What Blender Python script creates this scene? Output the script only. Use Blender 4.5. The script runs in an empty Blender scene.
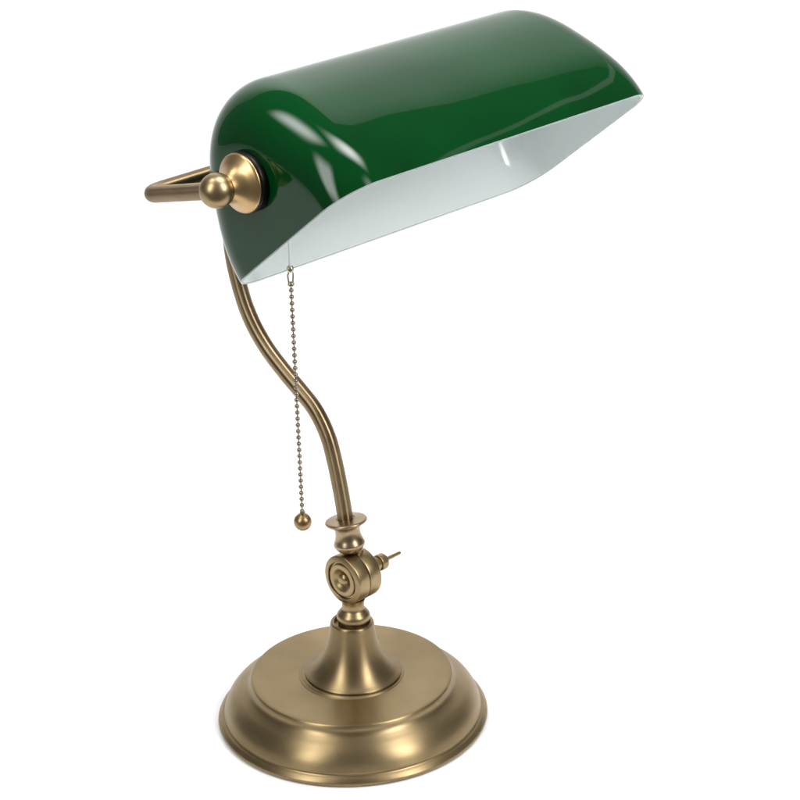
import bpy, bmesh, math, random
from mathutils import Vector, Matrix

scene = bpy.context.scene
C = scene.collection
MM = 0.001
random.seed(4)

# ------------------------------------------------------------------ camera
def look_matrix(loc, yaw, pitch, roll):
    cy, sy, cp, sp = math.cos(yaw), math.sin(yaw), math.cos(pitch), math.sin(pitch)
    fwd = Vector((sy*cp, cy*cp, -sp)); right = Vector((cy, -sy, 0)); up = right.cross(fwd)
    cr, sr = math.cos(roll), math.sin(roll)
    r2 = right*cr - up*sr; u2 = up*cr + right*sr
    m = Matrix.Identity(4)
    for i in range(3):
        m[i][0], m[i][1], m[i][2], m[i][3] = r2[i], u2[i], -fwd[i], loc[i]
    return m

cd = bpy.data.cameras.new("camera")
cam = bpy.data.objects.new("camera", cd); C.objects.link(cam)
cd.sensor_width = 36.0; cd.lens = 36.0*2226.2/800.0
cd.clip_start = 0.01; cd.clip_end = 100.0
cam.matrix_world = look_matrix((0, -1.18009, 0.71661), 0.0292, 0.4066, 0.0297)
scene.camera = cam

# ------------------------------------------------------------------ world and lamps
world = bpy.data.worlds.new("World"); scene.world = world; world.use_nodes = True
bg = world.node_tree.nodes["Background"]
bg.inputs[0].default_value = (1.0, 1.0, 1.0, 1); bg.inputs[1].default_value = 0.13

def softbox(name, az, el, dist, w, h, power, target=(0, 0, 0.2), col=(1, 1, 1), soft=0):
    """az measured from the camera side (-Y), positive to the right"""
    a, e = math.radians(az), math.radians(el)
    t = Vector(target)
    loc = t + Vector((math.sin(a)*math.cos(e), -math.cos(a)*math.cos(e), math.sin(e)))*dist
    ld = bpy.data.lights.new(name, 'AREA'); ld.shape = 'RECTANGLE'; ld.size = w; ld.size_y = h
    ld.energy = power; ld.color = col
    if soft:                                   # hot centre fading to the cloth's edges, as in a real softbox
        ld.use_nodes = True
        nt = ld.node_tree; em = nt.nodes["Emission"]
        g = nt.nodes.new("ShaderNodeNewGeometry"); sp = nt.nodes.new("ShaderNodeSeparateXYZ")
        nt.links.new(g.outputs["Parametric"], sp.inputs[0]); prod = None
        for k in (0, 1):
            a1 = nt.nodes.new("ShaderNodeMath"); a1.operation = 'SUBTRACT'; a1.inputs[1].default_value = 0.5
            nt.links.new(sp.outputs[k], a1.inputs[0])
            a2 = nt.nodes.new("ShaderNodeMath"); a2.operation = 'ABSOLUTE'; nt.links.new(a1.outputs[0], a2.inputs[0])
            mr = nt.nodes.new("ShaderNodeMapRange"); mr.interpolation_type = 'SMOOTHSTEP'
            mr.inputs["From Min"].default_value = 0.5; mr.inputs["From Max"].default_value = 0.5 - soft
            nt.links.new(a2.outputs[0], mr.inputs["Value"])
            if prod is None: prod = mr
            else:
                m = nt.nodes.new("ShaderNodeMath"); m.operation = 'MULTIPLY'
                nt.links.new(prod.outputs[0], m.inputs[0]); nt.links.new(mr.outputs[0], m.inputs[1])
                m2 = nt.nodes.new("ShaderNodeMath"); m2.operation = 'MULTIPLY'; m2.inputs[1].default_value = 1/(1-soft)**2
                nt.links.new(m.outputs[0], m2.inputs[0]); nt.links.new(m2.outputs[0], em.inputs["Strength"])
    o = bpy.data.objects.new(name, ld); C.objects.link(o); o.location = loc
    o.rotation_euler = (t - loc).to_track_quat('-Z', 'Y').to_euler()
    return o
softbox("softbox_left", -44, 36, 1.45, 0.52, 1.35, 8.0, soft=0.35)
softbox("softbox_right", 50, 36, 1.45, 0.60, 1.35, 12.0, soft=0.45)
softbox("softbox_overhead", -82, 70, 2.0, 0.70, 1.1, 8.0, soft=0.48)
softbox("softbox_overhead", 95, 74, 2.0, 0.95, 1.5, 23.0, soft=0.48)
softbox("added_streak_lamp", 117, 43, 2.3, 1.30, 0.05, 0.14)  # added lamp, only there to reflect as a thin line in the green glass
softbox("backdrop_lamp", -150, 67, 2.6, 1.6, 0.7, 21.5)
softbox("backdrop_lamp", 150, 67, 2.6, 1.6, 0.7, 21.5)
for o in list(C.objects):
    if o.name.startswith("backdrop_lamp"):
        t = Vector((o.location.x*2.2, 2.3, 2.1))
        o.rotation_euler = (t - o.location).to_track_quat('-Z', 'Y').to_euler()

scene.view_settings.view_transform = 'Standard'
scene.view_settings.look = 'None'
scene.view_settings.exposure = 0.16
scene.view_settings.gamma = 1.0
scene.render.engine = 'CYCLES'
scene.cycles.max_bounces = 10

# ------------------------------------------------------------------ materials
def new_mat(name):
    m = bpy.data.materials.new(name); m.use_nodes = True
    nt = m.node_tree; b = nt.nodes["Principled BSDF"]
    return m, nt, b

def brass(name, c1, c2, rough, noise_scale=38.0, streak=(1, 1, 1), bump=0.05, aniso=0.0, uvt=False, turned=False):
    m, nt, b = new_mat(name)
    N, Lk = nt.nodes, nt.links
    tc = N.new("ShaderNodeTexCoord")
    n1 = N.new("ShaderNodeTexNoise"); n1.inputs["Scale"].default_value = noise_scale; n1.inputs["Detail"].default_value = 5
    Lk.new(tc.outputs["Object"], n1.inputs["Vector"])
    mp = N.new("ShaderNodeMapping"); mp.inputs["Scale"].default_value = streak
    Lk.new(tc.outputs["Object"], mp.inputs["Vector"])
    n2 = N.new("ShaderNodeTexNoise"); n2.inputs["Scale"].default_value = 2200; n2.inputs["Detail"].default_value = 3
    Lk.new(mp.outputs[0], n2.inputs["Vector"])
    r = N.new("ShaderNodeValToRGB")
    r.color_ramp.elements[0].position = 0.36; r.color_ramp.elements[0].color = (*c1, 1)
    r.color_ramp.elements[1].position = 0.66; r.color_ramp.elements[1].color = (*c2, 1)
    Lk.new(n1.outputs["Fac"], r.inputs[0])
    mr = N.new("ShaderNodeMapRange")
    mr.inputs["To Min"].default_value = rough - 0.05; mr.inputs["To Max"].default_value = rough + 0.07
    Lk.new(n2.outputs["Fac"], mr.inputs["Value"])
    bp = N.new("ShaderNodeBump"); bp.inputs["Strength"].default_value = bump; bp.inputs["Distance"].default_value = 0.0001
    Lk.new(n2.outputs["Fac"], bp.inputs["Height"])
    Lk.new(r.outputs[0], b.inputs["Base Color"]); Lk.new(mr.outputs[0], b.inputs["Roughness"])
    Lk.new(bp.outputs[0], b.inputs["Normal"])
    b.inputs["Metallic"].default_value = 1.0
    if turned:                                 # fine concentric lines left by spinning and polishing
        sx = N.new("ShaderNodeSeparateXYZ"); Lk.new(tc.outputs["Object"], sx.inputs[0])
        cx = N.new("ShaderNodeCombineXYZ"); Lk.new(sx.outputs[0], cx.inputs[0]); Lk.new(sx.outputs[1], cx.inputs[1])
        ln = N.new("ShaderNodeVectorMath"); ln.operation = 'LENGTH'; Lk.new(cx.outputs[0], ln.inputs[0])
        c2x = N.new("ShaderNodeCombineXYZ"); Lk.new(ln.outputs["Value"], c2x.inputs[0]); Lk.new(sx.outputs[2], c2x.inputs[1])
        n3 = N.new("ShaderNodeTexNoise"); n3.inputs["Scale"].default_value = 900; n3.inputs["Detail"].default_value = 4
        Lk.new(c2x.outputs[0], n3.inputs["Vector"]); Lk.new(n3.outputs["Fac"], bp.inputs["Height"])
    if uvt:
        tg = N.new("ShaderNodeTangent"); tg.direction_type = 'UV_MAP'; tg.uv_map = "UVMap"
        Lk.new(tg.outputs[0], b.inputs["Tangent"]); b.inputs["Anisotropic"].default_value = aniso
    elif aniso:
        tg = N.new("ShaderNodeTangent"); tg.direction_type = 'RADIAL'; tg.axis = 'Z'
        Lk.new(tg.outputs[0], b.inputs["Tangent"]); b.inputs["Anisotropic"].default_value = aniso; b.inputs["Anisotropic Rotation"].default_value = 0.25
    return m

M_base = brass("antique_brass_spun", (0.268, 0.197, 0.101), (0.350, 0.262, 0.141), 0.37, 22, (1, 1, 6), 0.12, 0.75, turned=True)
M_stem = brass("antique_brass_turned", (0.30, 0.220, 0.112), (0.37, 0.275, 0.145), 0.35, 60, (1, 1, 5), 0.015)
M_collar = brass("rosy_brass", (0.33, 0.245, 0.150), (0.42, 0.32, 0.21), 0.30, 60, (1, 1, 4), 0.03)
M_tube = brass("antique_brass_tube", (0.235, 0.168, 0.093), (0.30, 0.220, 0.128), 0.34, 50, (1, 1, 0.15), 0.008, 0.93, uvt=True)
M_gold = brass("golden_brass", (0.47, 0.320, 0.150), (0.52, 0.355, 0.170), 0.34, 40, (1, 1, 1), 0.006)
M_pull = brass("dull_brass", (0.30, 0.195, 0.095), (0.38, 0.26, 0.13), 0.36, 120, (1, 1, 1), 0.01)
M_chain = brass("nickel_brass", (0.22, 0.185, 0.135), (0.33, 0.28, 0.21), 0.25, 200)
M_steel = brass("plated_steel", (0.50, 0.47, 0.36), (0.62, 0.58, 0.46), 0.25, 200)

M_rubber, nt, b = new_mat("black_rubber")
b.inputs["Base Color"].default_value = (0.004, 0.004, 0.004, 1); b.inputs["Roughness"].default_value = 0.35; b.inputs["Specular IOR Level"].default_value = 0.22

M_green, nt, b = new_mat("green_cased_glass")
N, Lk = nt.nodes, nt.links
tc = N.new("ShaderNodeTexCoord")
nz = N.new("ShaderNodeTexNoise"); nz.inputs["Scale"].default_value = 14; nz.inputs["Detail"].default_value = 2
Lk.new(tc.outputs["Object"], nz.inputs["Vector"])
rp = N.new("ShaderNodeValToRGB")
rp.color_ramp.elements[0].position = 0.3; rp.color_ramp.elements[0].color = (0.0, 0.029, 0.0048, 1)
rp.color_ramp.elements[1].position = 0.7; rp.color_ramp.elements[1].color = (0.0, 0.046, 0.0082, 1)
Lk.new(nz.outputs["Fac"], rp.inputs[0]); Lk.new(rp.outputs[0], b.inputs["Base Color"])
wv = N.new("ShaderNodeTexNoise"); wv.inputs["Scale"].default_value = 11; wv.inputs["Detail"].default_value = 1.5
Lk.new(tc.outputs["Object"], wv.inputs["Vector"])
bp = N.new("ShaderNodeBump"); bp.inputs["Strength"].default_value = 0.12; bp.inputs["Distance"].default_value = 0.006
Lk.new(wv.outputs["Fac"], bp.inputs["Height"]); Lk.new(bp.outputs[0], b.inputs["Normal"])
b.inputs["Roughness"].default_value = 0.035; b.inputs["IOR"].default_value = 1.50; b.inputs["Specular IOR Level"].default_value = 0.33

M_white, nt, b = new_mat("white_opal_glass")
b.inputs["Base Color"].default_value = (0.84, 0.90, 0.89, 1); b.inputs["Roughness"].default_value = 0.06
M_rim, nt, b = new_mat("pale_glass_rim")
b.inputs["Base Color"].default_value = (0.33, 0.42, 0.39, 1); b.inputs["Roughness"].default_value = 0.15
M_cord, nt, b = new_mat("white_cord")
b.inputs["Base Color"].default_value = (0.85, 0.86, 0.85, 1); b.inputs["Roughness"].default_value = 0.4
M_bulb, nt, b = new_mat("opal_bulb")
b.inputs["Base Color"].default_value = (0.85, 0.85, 0.82, 1); b.inputs["Roughness"].default_value = 0.2

M_floor, nt, b = new_mat("white_paper_sweep")
N, Lk = nt.nodes, nt.links
tc = N.new("ShaderNodeTexCoord"); nz = N.new("ShaderNodeTexNoise"); nz.inputs["Scale"].default_value = 3
Lk.new(tc.outputs["Object"], nz.inputs["Vector"])
rp = N.new("ShaderNodeValToRGB")
rp.color_ramp.elements[0].color = (0.94, 0.94, 0.94, 1); rp.color_ramp.elements[1].color = (0.955, 0.955, 0.955, 1)
Lk.new(nz.outputs["Fac"], rp.inputs[0]); Lk.new(rp.outputs[0], b.inputs["Base Color"])
b.inputs["Roughness"].default_value = 0.9; b.inputs["Specular IOR Level"].default_value = 0.1

# ------------------------------------------------------------------ mesh helpers (millimetres in, metres out)
def finish(name, bm, mats, parent=None, sharp=40):
    bmesh.ops.recalc_face_normals(bm, faces=bm.faces[:])
    lim = math.radians(sharp)
    for f in bm.faces: f.smooth = True
    for e in bm.edges:
        if len(e.link_faces) == 2 and e.calc_face_angle(0) > lim: e.smooth = False
    me = bpy.data.meshes.new(name); bm.to_mesh(me); bm.free()
    for v in me.vertices: v.co *= MM
    for m in (mats if isinstance(mats, (list, tuple)) else [mats]): me.materials.append(m)
    o = bpy.data.objects.new(name, me); C.objects.link(o)
    if parent is not None: o.parent = parent
    return o

def catmull(pts, n=8):
    pts = [Vector(p) for p in pts]; out = []
    P = [pts[0]*2 - pts[1]] + pts + [pts[-1]*2 - pts[-2]]
    for i in range(1, len(P)-2):
        p0, p1, p2, p3 = P[i-1:i+3]
        t0 = 0; t1 = t0+max((p1-p0).length, 1e-6)**.5; t2 = t1+max((p2-p1).length, 1e-6)**.5; t3 = t2+max((p3-p2).length, 1e-6)**.5
        for k in range(n):
            t = t1+(t2-t1)*k/n
            a1 = p0*((t1-t)/(t1-t0))+p1*((t-t0)/(t1-t0)); a2 = p1*((t2-t)/(t2-t1))+p2*((t-t1)/(t2-t1)); a3 = p2*((t3-t)/(t3-t2))+p3*((t-t2)/(t3-t2))
            b1 = a1*((t2-t)/(t2-t0))+a2*((t-t0)/(t2-t0)); b2 = a2*((t3-t)/(t3-t1))+a3*((t-t1)/(t3-t1))
            out.append(b1*((t2-t)/(t2-t1))+b2*((t-t1)/(t2-t1)))
    out.append(pts[-1]); return out

def profile(*runs, n=6):
    """runs of (radius, height) control points; each run is smooth, runs meet in a crease"""
    out = []
    for r in runs:
        q = catmull([(x, y, 0) for x, y in r], n) if len(r) > 2 else [Vector((x, y, 0)) for x, y in r]
        for v in q:
            p = (max(v.x, 0), v.y)
            if not out or (abs(p[0]-out[-1][0])+abs(p[1]-out[-1][1])) > 1e-4: out.append(p)
    return out

def lathe(bm, prof, origin=(0, 0, 0), axis=(0, 0, 1), seg=96):
    ax = Vector(axis).normalized(); o = Vector(origin)
    q = Vector((0, 0, 1)).rotation_difference(ax)
    X, Y = q @ Vector((1, 0, 0)), q @ Vector((0, 1, 0))
    rings = []
    for r, h in prof:
        c = o + ax*h
        if r < 1e-5: rings.append([bm.verts.new(c)])
        else: rings.append([bm.verts.new(c + X*(r*math.cos(2*math.pi*k/seg)) + Y*(r*math.sin(2*math.pi*k/seg))) for k in range(seg)])
    for a, b2 in zip(rings, rings[1:]):
        for k in range(seg):
            k2 = (k+1) % seg
            if len(a) == 1 and len(b2) == 1: continue
            if len(a) == 1: bm.faces.new((a[0], b2[k], b2[k2]))
            elif len(b2) == 1: bm.faces.new((a[k], a[k2], b2[0]))
            else: bm.faces.new((a[k], a[k2], b2[k2], b2[k]))
    for ring in (rings[0], rings[-1]):
        if len(ring) > 1: bm.faces.new(ring)

def sweep(bm, path, rad, seg=32, caps=True):
    path = [Vector(p) for p in path]
    uvl = bm.loops.layers.uv.get("UVMap") or bm.loops.layers.uv.new("UVMap")        # u runs along the tube, v round it
    t = [(path[min(i+1, len(path)-1)]-path[max(i-1, 0)]).normalized() for i in range(len(path))]
    nrm = t[0].orthogonal().normalized(); rings = []; run = [0.0]
    for i, p in enumerate(path):
        if i:
            nrm = (t[i-1].rotation_difference(t[i]) @ nrm); nrm = (nrm - t[i]*nrm.dot(t[i])).normalized()
            run.append(run[-1] + (p-path[i-1]).length)
        bn = t[i].cross(nrm); r = rad(i/(len(path)-1)) if callable(rad) else rad
        rings.append([bm.verts.new(p + nrm*(r*math.cos(2*math.pi*k/seg)) + bn*(r*math.sin(2*math.pi*k/seg))) for k in range(seg)])
    for i, (a, b2) in enumerate(zip(rings, rings[1:])):
        for k in range(seg):
            k2 = (k+1) % seg; f = bm.faces.new((a[k], a[k2], b2[k2], b2[k]))
            for lp, (u, v) in zip(f.loops, ((run[i], k), (run[i], k+1), (run[i+1], k+1), (run[i+1], k))): lp[uvl].uv = (u/100, v/seg)
    if caps: bm.faces.new(rings[0]); bm.faces.new(rings[-1])

def rounded(pts, radii, n=14):
    """polyline with filleted corners"""
    pts = [Vector(p) for p in pts]; out = [pts[0]]
    for i in range(1, len(pts)-1):
        a, b2, c = pts[i-1], pts[i], pts[i+1]; r = radii[i-1]
        u, v = (a-b2).normalized(), (c-b2).normalized()
        half = u.angle(v)/2; d = r/math.tan(half)
        ctr = b2 + (u+v).normalized()*(r/math.sin(half))
        s, e = b2+u*d-ctr, b2+v*d-ctr; ang = s.angle(e); axn = s.cross(e).normalized()
        for k in range(n+1): out.append(ctr + Matrix.Rotation(ang*k/n, 3, axn) @ s)
    out.append(pts[-1]); return out

def lathe_obj(name, prof, mat, parent, origin=(0, 0, 0), axis=(0, 0, 1), seg=96, sharp=40):
    bm = bmesh.new(); lathe(bm, prof, origin, axis, seg); return finish(name, bm, mat, parent, sharp)

# ------------------------------------------------------------------ setting: one white sheet, floor running up into a backdrop
bm = bmesh.new()
R0 = 900.0
sec = [(-380, -1400), (-380, -40)] + [(-340-40*math.cos(math.pi/2*k/8), -40+40*math.sin(math.pi/2*k/8)) for k in range(1, 9)] + [(0, 0), (1400, 0)]
for k in range(1, 25):
    a = math.pi/2*k/24; sec.append((1400+R0*math.sin(a), R0*(1-math.cos(a))))
sec.append((2300, 3300))
L_, R_ = [], []
for y, z in sec:
    L_.append(bm.verts.new((-2700, y, z))); R_.append(bm.verts.new((2700, y, z)))
for i in range(len(sec)-1): bm.faces.new((L_[i], R_[i], R_[i+1], L_[i+1]))
floor = finish("floor", bm, M_floor, None, 60)
floor["kind"] = "structure"

# ------------------------------------------------------------------ the lamp
lamp = bpy.data.objects.new("desk_lamp", None); C.objects.link(lamp)
lamp.empty_display_size = 0.05
lamp["label"] = "antique brass desk lamp with tilted green glass shade, pull chain and round base"
lamp["category"] = "desk lamp"

AZ = 0.7465
LX = Vector((math.cos(AZ), math.sin(AZ), 0))              # along the shade and the hinge pin
HB = Vector((-math.sin(AZ), math.cos(AZ), 0))             # towards the back of the lamp
UP = Vector((0, 0, 1))
def at(h, z, l=0.0): return HB*h + UP*z + LX*l

# base: stepped spun foot
foot = profile([(0, 0.6), (79, 0.6)], [(79, 0.6), (81.6, 0.7), (82.4, 1.6), (82.3, 2.8), (81.6, 3.7)],
               [(81.6, 3.7), (80.2, 4.9), (78.9, 5.5)], [(78.9, 5.5), (78.4, 6.0), (78.5, 7.0), (78.0, 8.8), (76.4, 12.6), (73.4, 16.6), (69.6, 19.6), (66.0, 21.6), (63.6, 23.2), (62.3, 25.0), (61.8, 27.2), (61.0, 28.7), (59.6, 29.15)],
               [(59.6, 29.15), (45, 29.2), (31.4, 29.25)], [(31.4, 29.25), (30.9, 29.2), (0, 29.2)])
base = lathe_obj("base", foot, M_base, lamp, seg=160)
cone = profile([(33.0, 29.0), (31.6, 29.5), (30.4, 30.1), (29.5, 30.2)], [(29.5, 30.2), (29.0, 30.25), (28.95, 30.45)], [(28.95, 30.45), (29.35, 30.7), (29.5, 31.2), (28.9, 31.7)],
               [(28.9, 31.7), (26.8, 33.0), (24.2, 35.2), (21.4, 38.4), (18.4, 43.0), (16.0, 48.6), (14.4, 54.6), (13.6, 60.0), (13.3, 63.2), (12.7, 64.8), (11.9, 65.2)],
               [(11.9, 65.2), (11.0, 65.0), (10.4, 64.0)], [(10.4, 64.0), (10.3, 62.6)], [(10.3, 62.6), (0, 62.6)])
lathe_obj("cone_socket", cone, M_base, base, origin=(0.6, 0, 0), axis=(0.016, 0, 1), seg=128)

# hinge
HC = at(0, 94, 4.3)
kb = at(0, 0, 4.0)
knuckle = profile([(0, 57), (9.4, 57)], [(9.4, 57), (9.5, 63.0), (9.2, 65.2)], [(9.2, 65.2), (9.9, 66.4), (10.2, 68.2), (9.7, 70.2), (8.2, 72.2), (7.0, 74.0), (6.7, 76.0), (6.9, 78.2), (7.6, 80.6)], [(7.6, 80.6), (0, 81)])
hinge = lathe_obj("hinge", knuckle, M_stem, lamp, origin=(4.0*LX.x-0.6, 4.0*LX.y-2.6, 0), axis=(0.004, 0.0, 1), seg=64)
half = lambda w: profile([(0, 0), (14.6, 0)], [(14.6, 0), (15.2, 0.25), (15.45, 0.9)], [(15.45, 0.9), (15.45, w-0.9)], [(15.45, w-0.9), (15.2, w-0.25), (14.6, w)], [(14.6, w), (0, w)])
# front half with its turned face: rim, groove, plateau, well
w = 9.3
front_face = profile([(0, 0), (14.9, 0)], [(14.9, 0), (15.35, 0.2), (15.5, 0.7)], [(15.5, 0.7), (15.5, w-1.9)], [(15.5, w-1.9), (15.3, w-1.2), (14.6, w-0.75)],
                     [(14.6, w-0.75), (12.0, w-0.1)], [(12.0, w-0.1), (11.7, w-0.3), (11.4, w-1.6)], [(11.4, w-1.6), (10.6, w-1.6)], [(10.6, w-1.6), (10.4, w-0.6), (9.9, w-0.35)], [(9.9, w-0.35), (7.6, w-0.3)],
                     [(7.6, w-0.3), (7.0, w-0.55), (5.6, w-1.5), (4.2, w-2.5)], [(4.2, w-2.5), (0, w-2.6)])
lathe_obj("hinge_disc", front_face, M_stem, hinge, origin=HC - LX*0.25, axis=-LX, seg=96)
lathe_obj("hinge_disc", half(9.2), M_stem, hinge, origin=HC + LX*0.25, axis=LX, seg=96)
screw = profile([(0, 0), (4.1, 0)], [(4.1, 0), (4.0, 1.0), (3.4, 2.1), (1.9, 3.0), (0, 3.3)])
lathe_obj("screw", screw, M_stem, hinge, origin=HC - LX*(0.25+w-2.7), axis=-LX, seg=40)
stub = profile([(0, 0), (5.0, 0)], [(5.0, 0), (5.0, 9.4)], [(5.0, 9.4), (4.1, 9.9)], [(4.1, 9.9), (4.1, 11.6)], [(4.1, 11.6), (4.8, 11.8), (5.0, 12.3), (5.0, 16.2)], [(5.0, 16.2), (4.6, 16.9), (3.6, 17.0)], [(3.6, 17.0), (3.3, 14.0)], [(3.3, 14.0), (0, 14.0)])
lathe_obj("thumb_nut", stub, M_stem, hinge, origin=HC + LX*9.3, axis=LX, seg=48)
bm = bmesh.new(); sweep(bm, [HC+LX*22, HC+LX*33, HC+LX*37, HC+LX*40.0], lambda t: 1.35-0.35*t, 14)
finish("pin", bm, M_stem, hinge)

# collar above the hinge, leaning back with the pole
c0, c1 = at(-0.2, 109.0, 3.4), at(3.4, 134.0, 3.2)
cax = (c1-c0).normalized()
collar = profile([(0, 0.9), (3.2, 1.0), (5.6, 1.9), (7.6, 3.4), (9.0, 5.4), (9.4, 6.8), (9.0, 8.2), (8.1, 10.4), (7.6, 12.6), (7.5, 14.6), (7.8, 16.6), (8.9, 18.4), (11.0, 19.5), (12.2, 20.2)],
                 [(12.2, 20.2), (12.6, 20.9), (12.4, 21.7), (11.6, 22.2)], [(11.6, 22.2), (8.4, 22.6), (5.8, 22.9)], [(5.8, 22.9), (5.2, 22.4), (0, 22.2)])
bm = bmesh.new(); lathe(bm, collar, c0, cax, 72)
nk = at(0, 104, 9.0); lathe(bm, profile([(0, 0), (4.6, 0)], [(4.6, 0), (4.3, 4), (4.8, 9.5)], [(4.8, 9.5), (0, 9.6)]), nk, (at(-0.2, 114.6, 6.6)-nk), 40)
finish("collar", bm, M_collar, lamp)

# shade frame
P = Vector((61.11824, -67.45184, 357.32623))
D = Vector((0.53291697, -0.57365052, 0.62203262)).normalized()    # back edge -> front edge of the opening
SL = Vector((0.73255234, 0.68071069, 0.00016153)).normalized()
SN = Vector((-0.42351692, 0.45558537, 0.78299131)).normalized()   # out through the crown
HP = 35.8
PV = P + SN*HP                                                     # pivot line

# pole: one bent tube from the collar up behind the shade to the crossbar
pole_pts = [at(3.0, 129.5, 3.1), at(4.4, 140, 3), at(7.2, 154, 3), at(10.6, 168, 3), at(14.4, 179.6, 3), at(20.0, 189.2, 3), at(26.6, 196.6, 3), at(36.0, 203.2, 3),
            at(50.6, 212.6, 3), at(64.6, 223.0, 3), at(75.2, 234.2, 3), at(82.6, 246.2, 3), at(88.0, 260.5, 3), at(91.6, 275.0, 3), at(92.6, 288, 3),
            at(91.0, 301, 2.6), at(86.5, 314, 2.2), at(78.5, 327, 1.6), at(67.0, 339, 1), at(52.0, 350, .5), at(34, 359, 0), at(15, 365.6, 0), at(-1.0, 367.6, 0)]
bm = bmesh.new(); sweep(bm, catmull(pole_pts, 10), 4.75, 40); finish("pole", bm, M_tube, lamp)

# yoke: U-shaped tube that carries the shade at its two ends
def yk(h, z, u): return PV + HB*h + UP*z + SL*u
UB = 138.5
yoke_path = rounded([yk(0, 0, -UB), yk(67.6, -18.2, -UB+7), yk(67.6, -18.2, UB-7), yk(0, 0, UB)], [16, 16])
bm = bmesh.new(); sweep(bm, yoke_path, 4.35, 36); yoke = finish("yoke", bm, M_tube, lamp)
ballp = [(8.85*math.sin(math.pi*k/32), -8.85*math.cos(math.pi*k/32)) for k in range(33)]; ballp[0] = (0, -8.85); ballp[-1] = (0, 8.85)
flange = profile([(0, 0), (14.4, 0)], [(14.4, 0), (15.1, 0.3), (15.2, 1.1), (14.6, 2.0)], [(14.6, 2.0), (12.6, 3.6), (10.2, 5.6), (8.2, 8.2), (7.0, 11.0), (6.6, 13.0)], [(6.6, 13.0), (0, 13.0)])
washer = profile([(0, -0.6), (14.9, -0.6)], [(14.9, -0.6), (15.5, 0.2), (15.5, 3.4), (14.9, 4.2)], [(14.9, 4.2), (0, 4.2)])
CAPU = 118.5
for s in (-1, 1):
    lathe_obj("pivot_ball", ballp, M_stem, yoke, origin=PV + SL*(s*UB), axis=SL*s, seg=48)
    lathe_obj("rubber_washer", washer, M_rubber, yoke, origin=PV + SL*(s*CAPU), axis=SL*s, seg=72)
    lathe_obj("pivot_flange", flange, M_gold, yoke, origin=PV + SL*(s*(CAPU+4.1)), axis=SL*s, seg=72)

# glass shade: half barrel with rounded ends
W, LEN, RC, RCT, KH, FE, DR = 117.58, 234.81, 22.3, 32.1, 1.4496, 1.96, -0.0275
B4, B6, ASY = 0.0285, 0.0089, -0.0236
def shade_surface(bm, t, nphi=112):
    Rr = W/2; hl = LEN/2 - t; e = 1.0; fe = 2/FE
    rows = []
    th = [i/22*math.pi/2 for i in range(23)]
    cols = []
    for j in range(nphi+1):
        ph = math.pi*j/nphi
        k = 1 + B4*(math.cos(4*ph)-1) + B6*(math.cos(6*ph)-1) + ASY*math.sin(2*ph)
        c, s = k*math.cos(ph)*Rr, k*math.sin(ph)*Rr*KH
        rad = math.hypot(c, s); f = (rad-t)/rad; c, s, rad = c*f, s*f, rad-t
        rc = RC + (RCT-RC)*math.sin(ph)**2 - t
        uo, rs = [], []
        for i in range(9): uo.append(hl); rs.append((1-rc/rad)*i/9)
        for a in th:
            uo.append(hl-rc+rc*math.cos(a)**fe); rs.append((rad-rc*(1-math.sin(a)**fe))/rad)
        full_u = [-u for u in uo] + [-(hl-rc)+(2*(hl-rc))*m/24 for m in range(1, 24)] + uo[::-1]
        full_r = rs + [1.0]*23 + rs[::-1]
        col = []
        for u, r in zip(full_u, full_r):
            nn = r*s; uu = u*(1-DR*nn/(LEN/2))
            col.append(P + SL*uu + D*(r*c) + SN*nn)
        cols.append(col)
    nr = len(cols[0]); V = []
    first = bm.verts.new(cols[0][0]); last = bm.verts.new(cols[0][-1])
    for j in range(nphi+1):
        V.append([first] + [bm.verts.new(p) for p in cols[j][1:-1]] + [last])
    for j in range(nphi):
        for i in range(nr-1):
            q = [V[j][i], V[j+1][i], V[j+1][i+1], V[j][i+1]]
            uq = []
            for v in q:
                if v not in uq: uq.append(v)
            bm.faces.new(uq)
    return V
T = 2.3
bm = bmesh.new(); Vo = shade_surface(bm, 0.0); n_out = len(bm.faces)
Vi = shade_surface(bm, T); n_in = len(bm.faces)
for f in list(bm.faces)[n_out:n_in]: f.material_index = 1
for j in (0, -1):
    mids = []
    for steps in (0.25, 0.5, 0.75):
        bul = math.sin(math.pi*steps)*0.45
        mids.append([bm.verts.new(a.co.lerp(b2.co, steps) - SN*bul) for a, b2 in zip(Vo[j], Vi[j])])
    lay = [Vo[j]] + mids + [Vi[j]]
    for a, b2 in zip(lay, lay[1:]):
        for i in range(len(a)-1):
            f = bm.faces.new((a[i], a[i+1], b2[i+1], b2[i])); f.material_index = 2
bmesh.ops.remove_doubles(bm, verts=bm.verts[:], dist=0.0005)
shade = finish("lamp_shade", bm, [M_green, M_white, M_rim], lamp, 50)

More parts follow.
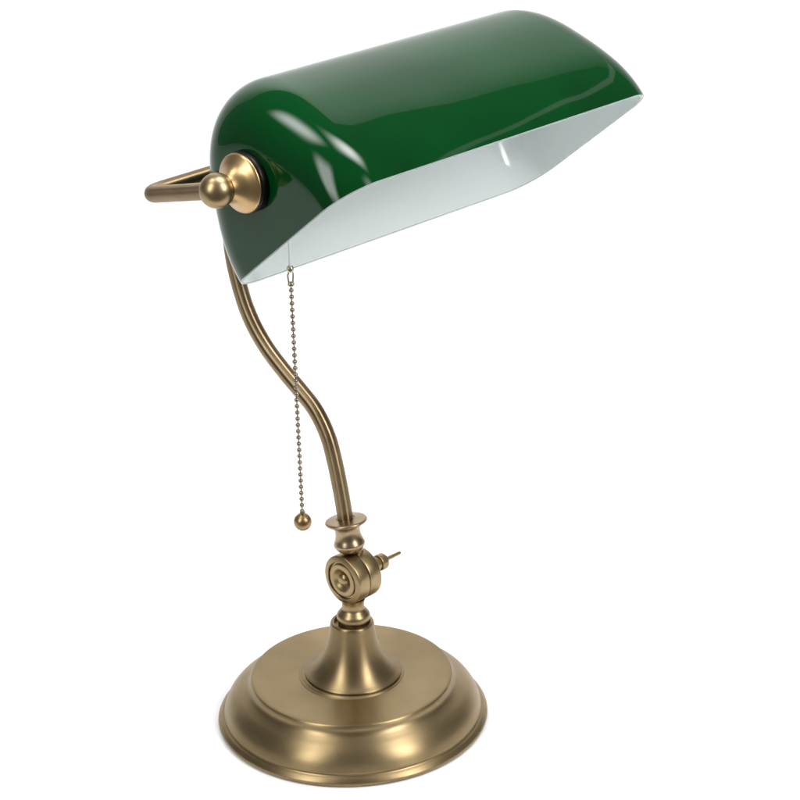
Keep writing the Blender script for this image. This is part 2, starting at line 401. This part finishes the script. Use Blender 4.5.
# bulb holder and bulb inside the shade
holder = profile([(0, 0), (9, 0)], [(9, 0), (13, 1.5), (15, 6), (15.5, 12)], [(15.5, 12), (15.5, 40), (14.6, 42), (13.5, 43)], [(13.5, 43), (0, 43)])
hold = lathe_obj("bulb_holder", holder, M_stem, lamp, origin=PV - SL*114.5, axis=SL, seg=48)
bulbp = profile([(0, 0), (11, 0)], [(11, 0), (12, 10), (14, 18), (14.5, 30), (14.5, 108), (13, 118), (8, 124), (0, 126)])
lathe_obj("light_bulb", bulbp, M_bulb, lamp, origin=PV - SL*72, axis=SL, seg=48)

# pull chain
CU = -93.6
top = PV + SL*CU
def cz(dz): return top + UP*dz
bm = bmesh.new(); sweep(bm, [cz(-13), cz(-30), cz(-53)], 0.55, 12)
cord = finish("pull_cord", bm, M_cord, lamp)
bm = bmesh.new(); sweep(bm, [cz(-61), cz(-120), cz(-192)], 0.33, 8)
chain = finish("pull_chain", bm, M_chain, lamp)
# clasp: two small cups joined by open side bars
bm = bmesh.new()
lathe(bm, profile([(0, 0), (1.0, 0)], [(1.0, 0), (1.7, 0.6), (1.9, 2.0), (1.5, 3.2)], [(1.5, 3.2), (0, 3.2)]), cz(-54.6), (0, 0, 1), 20)
lathe(bm, profile([(0, 0), (1.2, 0)], [(1.2, 0), (1.8, 0.6), (1.7, 1.8), (1.0, 2.4)], [(1.0, 2.4), (0, 2.4)]), cz(-62.2), (0, 0, 1), 20)
for s in (-1, 1):
    sweep(bm, catmull([cz(-53.8)+SL*(1.0*s), cz(-55.8)+SL*(1.75*s), cz(-58.6)+SL*(1.6*s), cz(-61.0)+SL*(1.3*s)], 5), 0.5, 10)
finish("clasp", bm, M_steel, chain)
beadp = [(1.28*math.sin(math.pi*k/14), -1.28*math.cos(math.pi*k/14)) for k in range(15)]; beadp[0] = (0, -1.28); beadp[-1] = (0, 1.28)
bm = bmesh.new(); lathe(bm, beadp, (0, 0, 0), (0, 0, 1), 18)
bead = finish("bead", bm, M_chain, chain)
z0, z1, nb = -64.4, -189.6, 36
for k in range(nb):
    b_ = bead if k == 0 else bead.copy()
    if k: C.objects.link(b_); b_.parent = chain
    b_.location = cz(z0 + (z1-z0)*k/(nb-1))*MM
ball2 = profile([(0, -4.8)] + [(4.8*math.sin(a), -4.8*math.cos(a)) for a in [math.pi*k/20 for k in range(1, 18)]], [(1.6, 4.6), (1.5, 5.6)], [(1.5, 5.6), (0, 5.8)], n=2)
lathe_obj("pull_ball", ball2, M_pull, chain, origin=cz(-195.8), axis=(0, 0, 1), seg=40)
